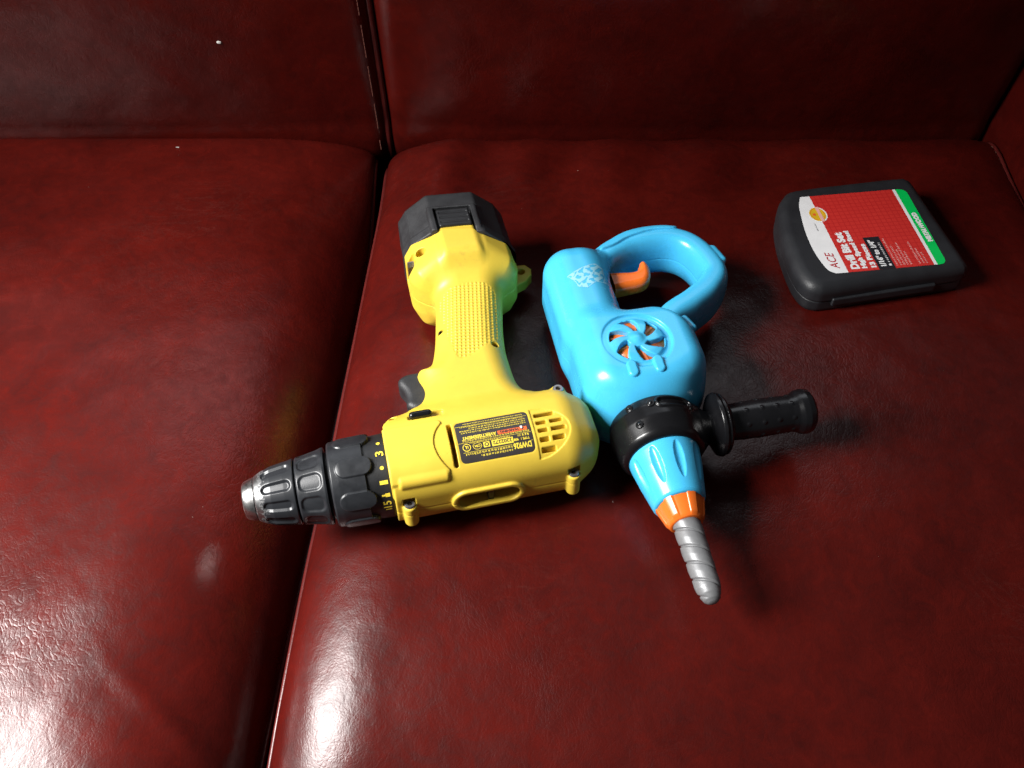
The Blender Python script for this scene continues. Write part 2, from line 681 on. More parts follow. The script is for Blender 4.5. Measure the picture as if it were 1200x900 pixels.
def screw_mesh(r=2.6, h=1.2):
    prof = [(-2, r * 0.95), (h * 0.5, r), (h, r * 0.86), (h, r * 0.48), (h - 0.9, r * 0.42), (h - 0.9, 0.05)]
    return lathe(prof, 2, 20)


# ================================================================== SOFA
XB = -0.1145        # seam between the back cushions
XS = -0.129         # seam between the cushions


def fbm(x, y, seed, amp):
    rs = np.random.RandomState(seed)
    z = np.zeros_like(x)
    for o in range(5):
        f = 2.2 * 1.9 ** o
        for _ in range(3):
            a = rs.uniform(0, 2 * math.pi)
            z += amp / 1.9 ** o / 1.7 * np.sin((x * math.cos(a) + y * math.sin(a)) * f * 2 * math.pi + rs.uniform(0, 6.28))
    return z


def edge_drop(a, Rr, D, p=2.0):
    s = np.clip(1 - a / Rr, 0, 1)
    return D * (1 - (1 - s ** p) ** (1 / p))


def wiggle(y, seed):
    rs = np.random.RandomState(seed)
    return sum(0.0016 / (i + 1) * np.sin(y * 9 * (i + 1) + rs.uniform(0, 6.28)) for i in range(3))


def grid_cushion(x0, x1, y0, y1, left, right, front, rear, crown, seed, amp, name, parent, depth=0.13, dent=None, wl=None, wr=None, nx=170, ny=190):
    """upholstered seat cushion: domed top with rolled edges, then straight boxing below"""
    t = np.linspace(0, 1, nx)
    t = 0.5 - 0.5 * np.cos(np.pi * t)
    t = 0.6 * t + 0.4 * np.linspace(0, 1, nx)
    sx = t
    t2 = np.linspace(0, 1, ny)
    sy = 0.6 * (0.5 - 0.5 * np.cos(np.pi * t2)) + 0.4 * t2
    SX, SY = np.meshgrid(sx, sy, indexing='ij')
    Y = y0 + (y1 - y0) * SY
    xa = x0 + (wl(Y) if wl else 0)
    xb = x1 + (wr(Y) if wr else 0)
    X = xa + (xb - xa) * SX
    Z = -edge_drop(X - xa, *left) - edge_drop(xb - X, *right) * (1 - 0.62 * sstep(0.60, 0.72, Y)) - edge_drop(Y - y0, *front) - edge_drop(y1 - Y, *rear)
    cx = (X - x0) / (x1 - x0) * 2 - 1
    cy = (Y - y0) / (y1 - y0) * 2 - 1
    Z += crown * ((1 - cx ** 2) * (1 - cy ** 2) - 0.6)
    ed = np.clip(np.minimum(np.minimum(X - xa, xb - X), np.minimum(Y - y0, y1 - Y)) / 0.05, 0, 1)
    Z += fbm(X, Y, seed, amp) * ed
    if dent is not None:
        Z += dent(X, Y)
    V = [np.stack([X, Y, Z], -1).reshape(-1, 3)]
    i, k = np.meshgrid(np.arange(nx - 1), np.arange(ny - 1), indexing='ij')
    a = i * ny + k
    F = [tuple(q) for q in np.stack([a, a + ny, a + ny + 1, a + 1], -1).reshape(-1, 4)]
    # boxing
    rim = [(i, 0) for i in range(nx)] + [(nx - 1, k) for k in range(1, ny)] + [(i, ny - 1) for i in range(nx - 2, -1, -1)] + [(0, k) for k in range(ny - 2, 0, -1)]
    top = [i * ny + k for i, k in rim]
    base = nx * ny
    P = V[0][top]
    n = len(rim)
    rows = []
    for j, dz in enumerate((-0.012, -0.03, -0.06, -depth)):
        Q = P.copy()
        Q[:, 2] = Q[:, 2] + dz if j < 3 else -depth - 0.05
        rows.append(Q)
    V.append(np.concatenate(rows))
    prev = top
    for j in range(4):
        cur = [base + j * n + q for q in range(n)]
        for q in range(n):
            F.append((prev[q], cur[q], cur[(q + 1) % n], prev[(q + 1) % n]))
        prev = cur
    F.append(tuple(prev))
    o = obj(name, np.concatenate(V), F, M['leather'], parent, scale=1)
    rec = recalc(o)
    # edge line for piping
    return o, P


def tube(name, P, r, m, parent, n=8, closed=False, scale=1):
    P = np.asarray(P, float)
    T = np.gradient(P, axis=0)
    T /= np.linalg.norm(T, axis=1)[:, None]
    up = np.array([0, 0, 1.0])
    A = np.cross(T, up)
    bad = np.linalg.norm(A, axis=1) < 0.1
    A[bad] = np.cross(T[bad], [0, 1.0, 0])
    A /= np.linalg.norm(A, axis=1)[:, None]
    Bn = np.cross(T, A)
    r = np.broadcast_to(r, (len(P),))
    V = []
    for k in range(n):
        a = 2 * math.pi * k / n
        V.append(P + r[:, None] * (A * math.cos(a) + Bn * math.sin(a)))
    V = np.stack(V, 1).reshape(-1, 3)
    F = []
    for i in range(len(P) - 1):
        for k in range(n):
            a, b = i * n + k, i * n + (k + 1) % n
            F.append((a, b, b + n, a + n))
    F.append(tuple(range(n)))
    F.append(tuple((len(P) - 1) * n + k for k in range(n))[::-1])
    return recalc(obj(name, V, F, m, parent, scale=scale))


sofa = tag(empty('leather_sofa', (0.0, 0.42, -0.42)), 'glossy oxblood red leather sofa under the drills and the bit case', 'sofa')
INV = Matrix.Translation((0, -0.42, 0.42))


def in_sofa(o):
    o.matrix_parent_inverse = INV
    return o


def dent_right(X, Y):
    z = 0.0
    for (x, y, rx, ry, d) in ((0.03, 0.40, 0.16, 0.14, -0.0015), (0.27, 0.55, 0.10, 0.08, -0.001)):
        z = z - d * np.exp(-((X - x) / rx) ** 2 - ((Y - y) / ry) ** 2)
    # gathered folds running forward from the rear edge
    fold = np.exp(-((Y - 0.68) / 0.05) ** 2)
    return z + 0.0026 * fold * np.sin((X - 0.25 * (Y - 0.7)) * 70 + 2.2 * np.sin(X * 9))


def dent_left(X, Y):
    z = 0.0013 * np.exp(-((Y - 0.175) / 0.035) ** 2) * np.sin(X * 95 + 5 * np.sin(X * 13) + Y * 30)
    # one raised crease running to the front corner
    t = ((X + 0.235) * 0.80 + (Y - 0.225) * -0.60)
    n = ((X + 0.235) * 0.60 + (Y - 0.225) * 0.80)
    return z + 0.0014 * np.exp(-(n / 0.006) ** 2) * sstep(-0.02, 0.03, t) * sstep(0.11, 0.06, t)


def seam_line(y):
    return wiggle(y, 3) - 0.016 * sstep(0.40, 0.12, y) + 0.012 * sstep(0.42, 0.72, y)


wl = seam_line
wr = lambda y: seam_line(y) - 0.005
right_seat, PR = grid_cushion(XS + 0.002, 0.438, 0.085, 0.728, (0.066, 0.034), (0.03, 0.012), (0.262, 0.102), (0.035, 0.012), 0.006, 11, 0.0009,
                              'seat_cushion', sofa, dent=dent_right, wl=wl)
in_sofa(right_seat)
left_seat, PL = grid_cushion(-0.72, XS - 0.004, 0.085, 0.728, (0.06, 0.03), (0.105, 0.058), (0.245, 0.048), (0.02, 0.003), 0.014, 23, 0.0012,
                             'seat_cushion', sofa, dent=dent_left, wr=wr)
in_sofa(left_seat)


def side(P, x_hi, n=60):
    """points of a cushion rim on its left (False) or right (True) side, front to back"""
    nx, ny = 170, 190
    if x_hi:
        return P[nx - 1:nx + ny - 1]
    return np.concatenate([P[:1], P[2 * nx + ny - 3:][::-1]])


for (seat, P, hi, dx, dz) in ((right_seat, PR, False, -0.0004, -0.001), (right_seat, PR, True, 0.0, 0.001), (left_seat, PL, True, 0.0004, -0.002)):
    q = side(P, hi)
    y = np.linspace(q[:, 1].min() + 0.004, q[:, 1].max() - 0.004, 150)
    L = np.stack([np.interp(y, q[:, 1], q[:, 0]) + dx, y, np.interp(y, q[:, 1], q[:, 2]) + dz], 1)
    o = tube('piping', L, 0.0021, M['welt'], seat)
    # stitches beside the piping
    V, F = [], []
    s = 1 if not hi else -1
    for k in range(2, 148, 2):
        c = L[k] + [s * 0.0028, 0, 0.0012]
        b = len(V)
        for dxx in (-0.0003, 0.0003):
            for dyy in (-0.0013, 0.0013):
                for dzz in (-0.0003, 0.0004):
                    V.append(c + [dxx, dyy, dzz])
        F += [tuple(b + i for i in f) for f in ((0, 1, 3, 2), (4, 6, 7, 5), (0, 4, 5, 1), (2, 3, 7, 6), (1, 5, 7, 3), (0, 2, 6, 4))]
    st = obj('stitching', V, F, M['thread'], seat, smooth=False, scale=1)
    st['kind'] = 'stuff'


def back_cushion(x0, x1, seed, name):
    """upright cushion behind the seat, gently domed, leaning back a little"""
    nx, nz = 130, 90
    tx = np.linspace(0, 1, nx)
    tx = 0.6 * (0.5 - 0.5 * np.cos(np.pi * tx)) + 0.4 * tx
    tz = np.linspace(0, 1, nz)
    XX, ZZ = np.meshgrid(x0 + (x1 - x0) * tx, -0.06 + 0.36 * tz, indexing='ij')
    D = edge_drop(XX - x0, 0.018, 0.010) + edge_drop(x1 - XX, 0.016, 0.009) + edge_drop(ZZ + 0.06, 0.05, 0.03) + edge_drop(0.30 - ZZ, 0.07, 0.05)
    YY = 0.706 + D
    cx = (XX - x0) / (x1 - x0) * 2 - 1
    cz = tz[None, :] * 2 - 1
    YY = YY + 0.030 - 0.17 * np.clip(ZZ, 0, 0.22) + 0.3 * np.clip(ZZ - 0.13, 0, 1) ** 1.5
    YY = YY - 0.020 * (1 - cx ** 2) * (1 - cz ** 2)
    YY += fbm(XX, ZZ, seed, 0.0010) * np.clip(np.minimum(XX - x0, x1 - XX) / 0.05, 0, 1)
    V0 = np.stack([XX, YY, ZZ], -1).reshape(-1, 3)
    i, k = np.meshgrid(np.arange(nx - 1), np.arange(nz - 1), indexing='ij')
    a = i * nz + k
    F = [tuple(q) for q in np.stack([a, a + nz, a + nz + 1, a + 1], -1).reshape(-1, 4)]
    rim = [(i, 0) for i in range(nx)] + [(nx - 1, k) for k in range(1, nz)] + [(i, nz - 1) for i in range(nx - 2, -1, -1)] + [(0, k) for k in range(nz - 2, 0, -1)]
    top = [i * nz + k for i, k in rim]
    P = V0[top].copy()
    Bk = P.copy()
    Bk[:, 1] = 0.86
    base = len(V0)
    n = len(rim)
    for q in range(n):
        F.append((top[q], base + q, base + (q + 1) % n, top[(q + 1) % n]))
    F.append(tuple(base + q for q in range(n)))
    o = obj(name, np.concatenate([V0, Bk]), F, M['leather'], sofa, scale=1)
    recalc(o)
    return in_sofa(o), P


lb, PLB = back_cushion(-0.72, XB - 0.0015, 41, 'back_cushion')
rb, PRB = back_cushion(XB + 0.0018, 0.440, 57, 'back_cushion')
xm = PLB[:, 0].max()
q = PLB[np.abs(PLB[:, 0] - xm) < 0.0005]
q = q[np.argsort(q[:, 2])]
L = np.stack([q[:, 0] + 0.0006, q[:, 1] - 0.002, q[:, 2]], 1)
tube('piping', L, 0.0030, M['welt'], lb)
from mathutils.bvhtree import BVHTree
PLB_face = BVHTree.FromPolygons([v.co for v in lb.data.vertices], [p.vertices for p in lb.data.polygons])
V, F = [], []
for zc in np.arange(-0.03, 0.26, 0.0042):
    if (zc * 977.0) % 1.0 < 0.22:
        continue
    xc = xm - 0.0075
    qq = PLB_face.ray_cast(Vector((xc, 0.4, zc)), Vector((0, 1, 0)))[0]
    yc = qq.y - 0.0006
    b = len(V)
    for dxx in (-0.0003, 0.0003):
        for dyy in (-0.0003, 0.0010):
            for dzz in (-0.0014, 0.0014):
                V.append((xc + dxx, yc + dyy, zc + dzz))
    F += [tuple(b + i for i in f) for f in ((0, 1, 3, 2), (4, 6, 7, 5), (0, 4, 5, 1), (2, 3, 7, 6), (1, 5, 7, 3), (0, 2, 6, 4))]
st = obj('stitching', V, F, M['thread'], lb, smooth=False, scale=1)
st['kind'] = 'stuff'


def soft_box(name, lo, hi, r, m, parent, seg=5):
    bm = bmesh.new()
    bmesh.ops.create_cube(bm, size=1)
    for v in bm.verts:
        v.co = Vector([(lo[i] + hi[i]) / 2 + v.co[i] * (hi[i] - lo[i]) for i in range(3)])
    bmesh.ops.bevel(bm, geom=bm.edges[:], offset=r, segments=seg, profile=0.5, affect='EDGES')
    me = bpy.data.meshes.new(name)
    bm.to_mesh(me)
    bm.free()
    me.polygons.foreach_set('use_smooth', np.full(len(me.polygons), True))
    me.materials.append(m)
    o = bpy.data.objects.new(name, me)
    COL.objects.link(o)
    o.parent = parent
    return o


in_sofa(soft_box('armrest', (0.4415, 0.06, -0.40), (0.62, 0.90, 0.18), 0.035, M['leather'], sofa))
in_sofa(soft_box('armrest', (-0.90, 0.06, -0.40), (-0.724, 0.90, 0.10), 0.035, M['leather'], sofa))
in_sofa(soft_box('sofa_back', (-0.722, 0.863, -0.40), (0.4405, 0.95, 0.27), 0.01, M['leather'], sofa))
in_sofa(soft_box('sofa_base', (-0.722, 0.10, -0.42), (0.4405, 0.90, -0.182), 0.01, M['leather'], sofa))


# ================================================================== YELLOW DRILL  (u along barrel to the rear, v up the grip, w up; mm)
drill = tag(empty('cordless_drill', (-0.07338, 0.32303, -0.0010), R(12.686)), 'yellow and black cordless drill lying on its side with a black battery', 'drill')
AX = 34.0
HANDLE = spline([(12, 20), (15, 35), (25, 42), (30, 54), (27.5, 65), (28.5, 70.5), (37, 74), (43, 92), (48, 118), (52, 140), (54, 158),
                 (101, 158), (99.5, 140), (95, 118), (91, 98), (88.5, 78), (88.5, 60), (89.5, 46), (93, 37), (98, 30), (98, 10), (60, 0)], 5)
GRIP = spline([(53, 127), (70, 133), (88, 130), (91.5, 115), (89, 95), (84.5, 83), (72, 73), (57, 66.5), (52.5, 80), (51.5, 100)], 4)


FOCT = [(-19, 32.5), (18, 32.5), (33, 24), (37.5, 14), (37.5, -14), (33, -24), (19, -34), (-19, -34), (-35, -24), (-40, -14), (-40, 14), (-35, 24)]


def barrel_section(V, Wd):
    d = rbox2(V, Wd, (3.2, 33), (29.5, 31), 22)
    return smax(d, -0.77 * (V - 3.2) - 0.64 * (Wd - 33) - 29.8, 6.0)


def housing(U, V, Wd):
    sec = barrel_section(V, Wd)
    d = smax(sec, -U, 1.2 + 9.0 * sstep(14, 26, V))
    d = smax(d, (sec + 0.62 * (U - 109.5)) * 0.85, 3.0)
    d = smax(d, U - 128.5, 9.0)
    # handle
    h2 = poly2(U, V, HANDLE)
    hz = 22.0 + 4.0 * sstep(60, 20, V)
    hd = extr(h2, Wd, 33, hz, 17)
    d = smin(d, hd, 6.0)
    # foot
    foct = poly2((U - 75.5) / 0.86, (Wd - 33.5) / 0.86, FOCT) * 0.86 - 5.2
    ft = smax(foct, 140 - V, 12.0)
    ft = smax(ft, V + 0.2 * (U - 75.5) - 171.0, 0.8)
    ft = smax(ft, 0.72 * (Wd - 64) + 0.70 * (151 - V) - 2.0, 8.0)       # sloping shoulder above
    ft = smax(ft, 0.78 * (40 - U) + 0.63 * (146 - V) - 1, 5.0)
    d = smin(d, ft, 10.0)
    tab = rbox(U, V, Wd, (74.5, 164, 55), (13, 15.5, 14.2), 3.0)
    tab = smax(tab, 0.62 * (Wd - 69) + 0.79 * (153 - V), 4.0)
    d = smin(d, tab, 6.0)
    # lanyard eyelet
    e = poly2(U, V, [(104, 152), (122, 160), (127.5, 166), (128.5, 172), (125, 177.5), (118, 178), (108, 172)])
    e = extr(e, Wd, 17.5, 4.6, 1.0)
    d = np.minimum(d, e)
    d = np.maximum(d, 3.1 - np.sqrt((U - 120.3) ** 2 + (V - 170.5) ** 2) + np.where(Wd < 30, 0, -99))
    # gearbox cover: a raised plate with an arched recess and a slot
    hi = Wd > 33
    door = rbox2(U, V, (15, -5), (19.0, 17.5), 2.0)
    arc = np.sqrt((U - 47.5) ** 2 + (V + 5.0) ** 2)
    door = np.maximum(door, 20.0 - arc)
    d = np.where(hi, d - 0.9 * sstep(0.35, -0.35, door), d)
    slot = rbox(U, V, Wd, (38.3, -5.6, 60), (1.35, 13.6, 14), 0.6)
    d = np.maximum(d, -slot)
    # magnet rail
    rail = cyl(U, V, Wd, (18.5, -19.0, 53.6), 0, 5.2, 15.0, 2.0)
    d = smin(d, rail, 0.8)
    # vents: D-shaped recess with five slots, a rib between
    dd = np.maximum((np.sqrt(((U - 87.4) / 21.5) ** 2 + ((V + 6.8) / 15.2) ** 2) - 1) * 15, 87.4 - U)
    d = np.where(hi, d + 0.55 * sstep(0.3, -0.3, dd), d)
    for (v, u1) in ((3.6, 101.5), (-1.9, 105.6), (-7.4, 106.3), (-12.9, 104.6), (-18.2, 98.0)):
        sl = rbox(U, V, Wd, ((89.2 + u1) / 2, v, 58), ((u1 - 89.2) / 2, 1.35, 12), 0.8)
        rib = np.abs(U - 96.8 - 0.06 * v) - 1.0
        if -14 < v < 0:
            sl = np.maximum(sl, -(rib + np.where(Wd > 62.0, 9, 0) * 0))
        d = np.maximum(d, -sl)
    # nameplate pocket
    pk = rbox2(U, V, (63.3, -5.3), (22.6, 13.4), 3.2)
    d = np.where(hi, d + 0.25 * sstep(0.3, -0.3, pk), d)
    # screw bosses on the lower side and at the rear shoulder
    for (u, v, w0, w1) in ((8, -26.0, 21, 39.5), (107.6, -25.5, 21, 39.5)):
        b = cyl(U, V, Wd, (u, v, (w0 + w1) / 2), 2, 4.3, (w1 - w0) / 2, 1.6)
        d = smin(d, b, 1.2)
        d = np.maximum(d, -cyl(U, V, Wd, (u, v + 0.4, w1 + 2.6), 2, 3.7, 3.0, 0.6))
    b = cyl(U, V, Wd, (110.0, 25.0, 42), 2, 4.4, 15.5, 1.2)
    d = smin(d, b, 2.0)
    # bit storage slot on the lower side
    st = rbox2(U, Wd, (55, 34), (20.5, 8.0), 7.9)
    band = np.abs(V + 26) - 2.2
    d = smin(d, np.sqrt(np.maximum(np.abs(st) - 0.6, 0) ** 2 + np.maximum(np.abs(V + 26.3) - 0.9, 0) ** 2) - 1.1, 1.0)
    d = np.maximum(d, -np.maximum(st + 1.4, np.abs(V + 27) - 11))
    # front mould features: hole, switch pocket
    d = np.maximum(d, -cyl(U, V, Wd, (6.5, 23.6, 58), 2, 2.3, 14, 0.4))
    d = np.maximum(d, -rbox(U, V, Wd, (26.5, 20.0, 64.5), (11.0, 2.6, 4.5), 1.5))
    # screw holes in the grip
    d = np.maximum(d, -cyl(U, V, Wd, (48.6, 97.5, 55), 2, 2.0, 10, 0.3))
    d = np.maximum(d, -cyl(U, V, Wd, (80.8, 76.0, 55), 2, 2.3, 9, 0.3))
    d = np.maximum(d, -cyl(U, V, Wd, (46.8, 165.2, 58), 2, 3.7, 16, 0.5))
    d = np.maximum(d, -rbox(U, V, Wd, (37.8, 163.5, 46), (4.4, 6.2, 14), 2.5))
    d = np.maximum(d, -rbox(U, V, Wd, (113.5, 158.5, 43), (2.6, 5.5, 10), 1.5))
    # seam of the two halves
    d = d + 0.35 * sstep(0.45, 0.1, np.abs(Wd - 33)) 
    # dotted grip
    g2 = poly2(U, V, GRIP)
    mask = sstep(0.8, -0.8, g2) * (Wd > 40)
    a, b2 = U * 0.98 - 0.17 * V, V * 0.98 + 0.17 * U
    p = 2 * math.pi / 2.75
    dots = np.maximum(np.cos(a * p) * np.cos(b2 * p) if False else 0.5 * (np.cos(a * p) + np.cos(b2 * p)), 0)
    d = d + mask * (0.35 - 0.75 * dots)
    return d


sdf_obj('housing', housing, (-3, -34, -1), (131, 182, 73), 0.56, M['yellow'], drill)


def on_drill(off):
    return lambda U, V: np.stack([U, V, drop(housing, U, V, 74, 20) + off], 1)


# barrel surface without its small features, for the nameplate
def plate_surface(U, V):
    z = drop(lambda a, b, c: barrel_section(b, c), U, V, 74, 30)
    return z


def on_plate(off):
    return lambda U, V: np.stack([U, V, plate_surface(U, V) + off], 1)


# nameplate: rounded plate, print upside down as the drill lies
pl = Flat()
nxp, nyp = 46, 30
grid = []
x0, x1, y0, y1 = 41.3, 85.4, -18.4, 7.8
ids = {}
Vp, Fp = [], []
for i in range(nxp + 1):
    for j in range(nyp + 1):
        x = x0 + (x1 - x0) * i / nxp
        y = y0 + (y1 - y0) * j / nyp
        rr = 2.6
        qx, qy = abs(x - (x0 + x1) / 2) - (x1 - x0) / 2 + rr, abs(y - (y0 + y1) / 2) - (y1 - y0) / 2 + rr
        if qx > 0 and qy > 0:
            l = math.hypot(qx, qy)
            if l > rr:
                f = rr / l
                x -= math.copysign(qx * (1 - f), x - (x0 + x1) / 2)
                y -= math.copysign(qy * (1 - f), y - (y0 + y1) / 2)
        Vp.append((x, y))
for i in range(nxp):
    for j in range(nyp):
        a = i * (nyp + 1) + j
        Fp.append((a, a + nyp + 1, a + nyp + 2, a + 1))
pl.add(Vp, Fp)
plate = pl.build('nameplate', on_plate(0.05), M['plate'], drill)
plate.data.polygons.foreach_set('use_smooth', np.full(len(plate.data.polygons), True))
# plate frame: x right = -u, y up = -v ; origin at the plate's top left as it reads
PW, PH = x1 - x0, y1 - y0


def plate_place(off):
    def f(X, Y):
        return on_plate(off)(x1 - X, y0 + PH - (PH - (0 - (Y - PH)) if False else Y) if False else y0 + (PH - Y))
    return f


# Y measured upward from the reading bottom of the plate -> v = y1 - Y ... reading bottom is at v = y1
def plate_at(off):
    return lambda X, Y: on_plate(off)(x1 - X, y1 - Y * 26.2 / 27.8)


rng = random.Random(3)
ink = Flat()
t = fit_text('DW926', 10.8, 3.3, 0.12)
ink.add(*t, at=(1.6, 22.0))
for (s, x, y, w, h) in (('TYPE 1', 2.0, 19.0, 5.2, 1.5), ('908', 8.6, 19.0, 2.9, 1.5), ('9.6 V', 2.0, 16.5, 4.2, 1.6)):
    ink.add(*fit_text(s, w, h, 0.05), at=(x, y))
ink.rect(7.0, 16.9, 8.8, 17.2)
ink.rect(7.0, 17.5, 7.5, 17.8)
ink.rect(7.7, 17.5, 8.2, 17.8)
ink.rect(8.4, 17.5, 8.8, 17.8)
ink.add(*fit_text('AVERTISSEMENT', 20.6, 2.5, 0.09), at=(20.6, 11.6))
# plates inside the plate
ink.rect(11.8, 17.4, 24.6, 21.2, nx=8, ny=3)
ink.ring((39.5, 19.2), 2.0, 2.45)
ink.add(*fit_text('UL', 2.0, 2.0, 0.08), at=(38.5, 18.2))
ink.add(*fit_text('CSA', 3.6, 1.4, 0.05), at=(31.4, 18.7))
ink.ring((33.2, 19.3), 1.9, 2.15, sx=1.25)
ink.rect(25.8, 17.6, 29.6, 21.0, nx=2, ny=2)
# rules
ink.rect(0.4, 15.95, 43.7, 16.15, nx=24)
ink.rect(0.4, 21.55, 1.4, 21.75)
ink.rect(13.0, 22.2, 42.0, 22.4, nx=18)
ink.rect(0.4, 3.15, 43.7, 3.35, nx=24)
for (x, y, w, h) in ((13.2, 24.6, 19, 1.2), (13.2, 22.8, 28, 1.3), (1.4, 14.4, 40, 1.1), (13.5, 16.4, 24, 0.8),
                     (2, 8.2, 39, 1.0), (2, 6.6, 40, 1.0), (2, 5.0, 34, 1.0), (3, 1.4, 36, 0.9), (3, 3.5, 38, 0.9)):
    ink.words(x, y, w, h, rng)
o = ink.build('lettering', plate_at(0.16), M['ink_yellow'], plate)
wr_ = Flat()
wr_.rect(2.2, 11.3, 19.8, 14.1, nx=12, ny=2)
wr_.build('warning_panel', plate_at(0.16), M['ink_orange'], plate)
dk = Flat()
dk.add(*fit_text('WARNING', 11.4, 1.9, 0.08), at=(7.0, 11.75))
dk.poly([(3.6, 11.7), (6.2, 11.7), (4.9, 13.8)])
dk.add(*fit_text('2202272', 11.4, 2.3, 0.05), at=(12.5, 18.1))
dk.ring((27.7, 19.3), 0.8, 1.3)
dk.build('lettering', plate_at(0.26), M['plate'], plate)
wt = Flat()
wt.poly([(5.0, 10.4), (6.2, 10.9), (5.7, 12.6), (4.9, 12.2)])
wt.build('scuff_mark', plate_at(0.3), M['ink_white'], plate)

# screws
scr = []
for (u, v, w) in ((8, -26.0, 38.4), (107.6, -25.5, 38.4), (110.0, 25.0, 57.0)):
    V, F = screw_mesh(3.3, 1.3)
    w = w + 0.9
    o = obj('screw', V + np.array([u, v, w]), F, M['screw'], drill)
    sharp(o)
    V, F = lathe([(0, 1.45), (0.06, 1.4)], 2, 6)
    obj('screw_socket', V + np.array([u, v, w + 0.45]), F, M['dark'], o)
for (u, v, w) in ((48.6, 97.5, 47.0), (80.8, 76.0, 47.5), ):
    V, F = screw_mesh(1.9, 1.0)
    sharp(obj('screw', V + np.array([u, v, w]), F, M['dark'], drill))

# battery clip glimpsed in the slot of the foot
V, F = lathe([(0, 0.1), (0, 1)], 2, 4)
sp = []
for (w, dv) in ((34, 0), (40, 0.6), (46, 1.6), (52, 1.2), (55, 3.0)):
    sp.append([(36.2, 159.5 + dv, w), (41.0, 159.5 + dv, w), (41.0, 160.3 + dv, w), (36.2, 160.3 + dv, w)])
V = np.array(sp).reshape(-1, 3)
F = [(i * 4 + k, i * 4 + (k + 1) % 4, (i + 1) * 4 + (k + 1) % 4, (i + 1) * 4 + k) for i in range(4) for k in range(4)] + [(3, 2, 1, 0), (16, 17, 18, 19)]
recalc(obj('spring_clip', V, F, M['screw'], drill, smooth=False))

# bit storage: dark insert with a cross bar
o = sdf_obj('bit_holder', lambda U, V, Wd: np.minimum(rbox(U, V, Wd, (55, -16.5, 34), (19.5, 1.0, 7.5), 0.6),
                                                     rbox(U, V, Wd, (57, -20.5, 34), (2.0, 4.5, 7.4), 0.8)),
            (33, -28, 24), (77, -13, 44), 0.7, M['black'], drill)

# trigger and direction switch
TRIG = spline([(33, 72), (22, 73.5), (15.5, 70.5), (14.8, 66), (17.5, 60), (18.6, 54), (17.5, 47.5), (24, 43), (36, 46), (38, 60)], 4)
sdf_obj('trigger', lambda U, V, Wd: extr(poly2(U, V, TRIG), Wd, 33, 8.5, 4.0), (10, 36, 18), (42, 78, 48), 0.6, M['black_matte'], drill)
sdf_obj('direction_switch', lambda U, V, Wd: capsule(U, V, Wd, (18.8, 20.0, 63.2), (28.0, 20.0, 63.2), 2.5), (14, 15, 58), (33, 25, 68), 0.45, M['black_gloss'], drill)


# chuck assembly
def field(name, rf, u0, u1, nu, nt, m, parent=None):
    V, F = lathe_field(rf, u0, u1, nu, nt, (0, 1.4, AX))
    o = obj(name, V, F, m, parent or drill)
    recalc(o)
    return sharp(o, 50)


def rr_fun(x, pts):
    xs, ys = zip(*pts)
    return np.interp(x, xs, ys)


def ang(T, n, off=0.0):
    """signed angle to the nearest of n equally spaced directions"""
    p = 2 * math.pi / n
    return (T - off + p / 2) % p - p / 2


def collar(U, T):
    base = rr_fun(U, [(-35.2, 20), (-35, 24.6), (-34.0, 25.6), (-30, 26.0), (-14, 26.4), (-9, 26.6)])
    a = ang(T, 8, 0.30) * 26
    lobe2 = rbox2(U, a, (-20.5, 0), (10.6, 5.6), 5.5)
    lobe = sstep(0.35, -0.35, lobe2)
    r = base + 0.95 * lobe * sstep(-34, -28, U)
    r = np.where(U > -14.6, np.where(lobe2 < 0, r, 24.0), r)
    return r


field('clutch_collar', collar, -35.2, -9.2, 110, 420, M['slate'])
ring = field('number_ring', lambda U, T: rr_fun(U, [(-16, 20), (-15.9, 24.9), (-1, 25.6), (-0.3, 25.2), (0.6, 25.0)]) + 0 * T, -16, 0.6, 20, 128, M['black'])


def on_ring(off):
    # X along reading direction (circumference), Y toward the chuck
    return lambda X, Y: np.stack([-Y, 1.4 + (25.45 + off) * np.sin(X / 25.4), AX + (25.45 + off) * np.cos(X / 25.4)], 1)


num = Flat()
for (s, x) in (('3', -2.0), ('1', -19.5), ('15', -34.0)):
    V, F = fit_text(s, {'3': 3.4, '1': 2.3, '15': 5.2}[s], 4.6, 0.09)
    num.add(V, F, at=(x - V[:, 0].max() / 2, 2.4))
for x in (6.0, -11.0):
    num.add([(x + 1.15 * math.cos(k), 4.4 + 1.15 * math.sin(k)) for k in np.linspace(0, 2 * math.pi, 14)[:-1]], [tuple(range(13))])
num.rect(-28.6, 2.2, -26.2, 5.0)
num.rect(-28.0, 5.0, -26.8, 7.0)
num.rect(-38.6, 2.4, -37.8, 6.0)
num.build('numerals', on_ring(0.12), M['ink_yellow'], ring)


def sleeve_rear(U, T):
    base = rr_fun(U, [(-55.0, 18.6), (-54.8, 19.6), (-54, 20.3), (-44, 22.3), (-38.5, 23.4), (-37.4, 23.2), (-37.0, 18)])
    a = ang(T, 10, 0.12) * 21.5
    dent2 = rbox2(U, a, (-46.4, 0), (6.9, 5.1), 4.0)
    return base - 0.95 * sstep(0.5, -1.3, dent2)


field('chuck_sleeve', sleeve_rear, -55.0, -37.0, 80, 360, M['slate'])
V, F = lathe([(-38, 19.5), (-34.6, 21.5)], 0, 48, (0, 1.4, AX))
obj('drive_spindle', V, F, M['black'], drill)


def sleeve_front(U, T):
    base = rr_fun(U, [(-80.0, 13.2), (-79.2, 13.9), (-76, 15.6), (-70, 17.9), (-62, 19.3), (-56.2, 20.0), (-55.7, 19.6), (-55.5, 18)])
    a = ang(T, 10, 0.05) * 18.5
    gl = rbox2(U, a, (-66.5, 0), (8.8, 3.3), 3.2)
    return base - 1.5 * sstep(0.4, -1.5, gl)


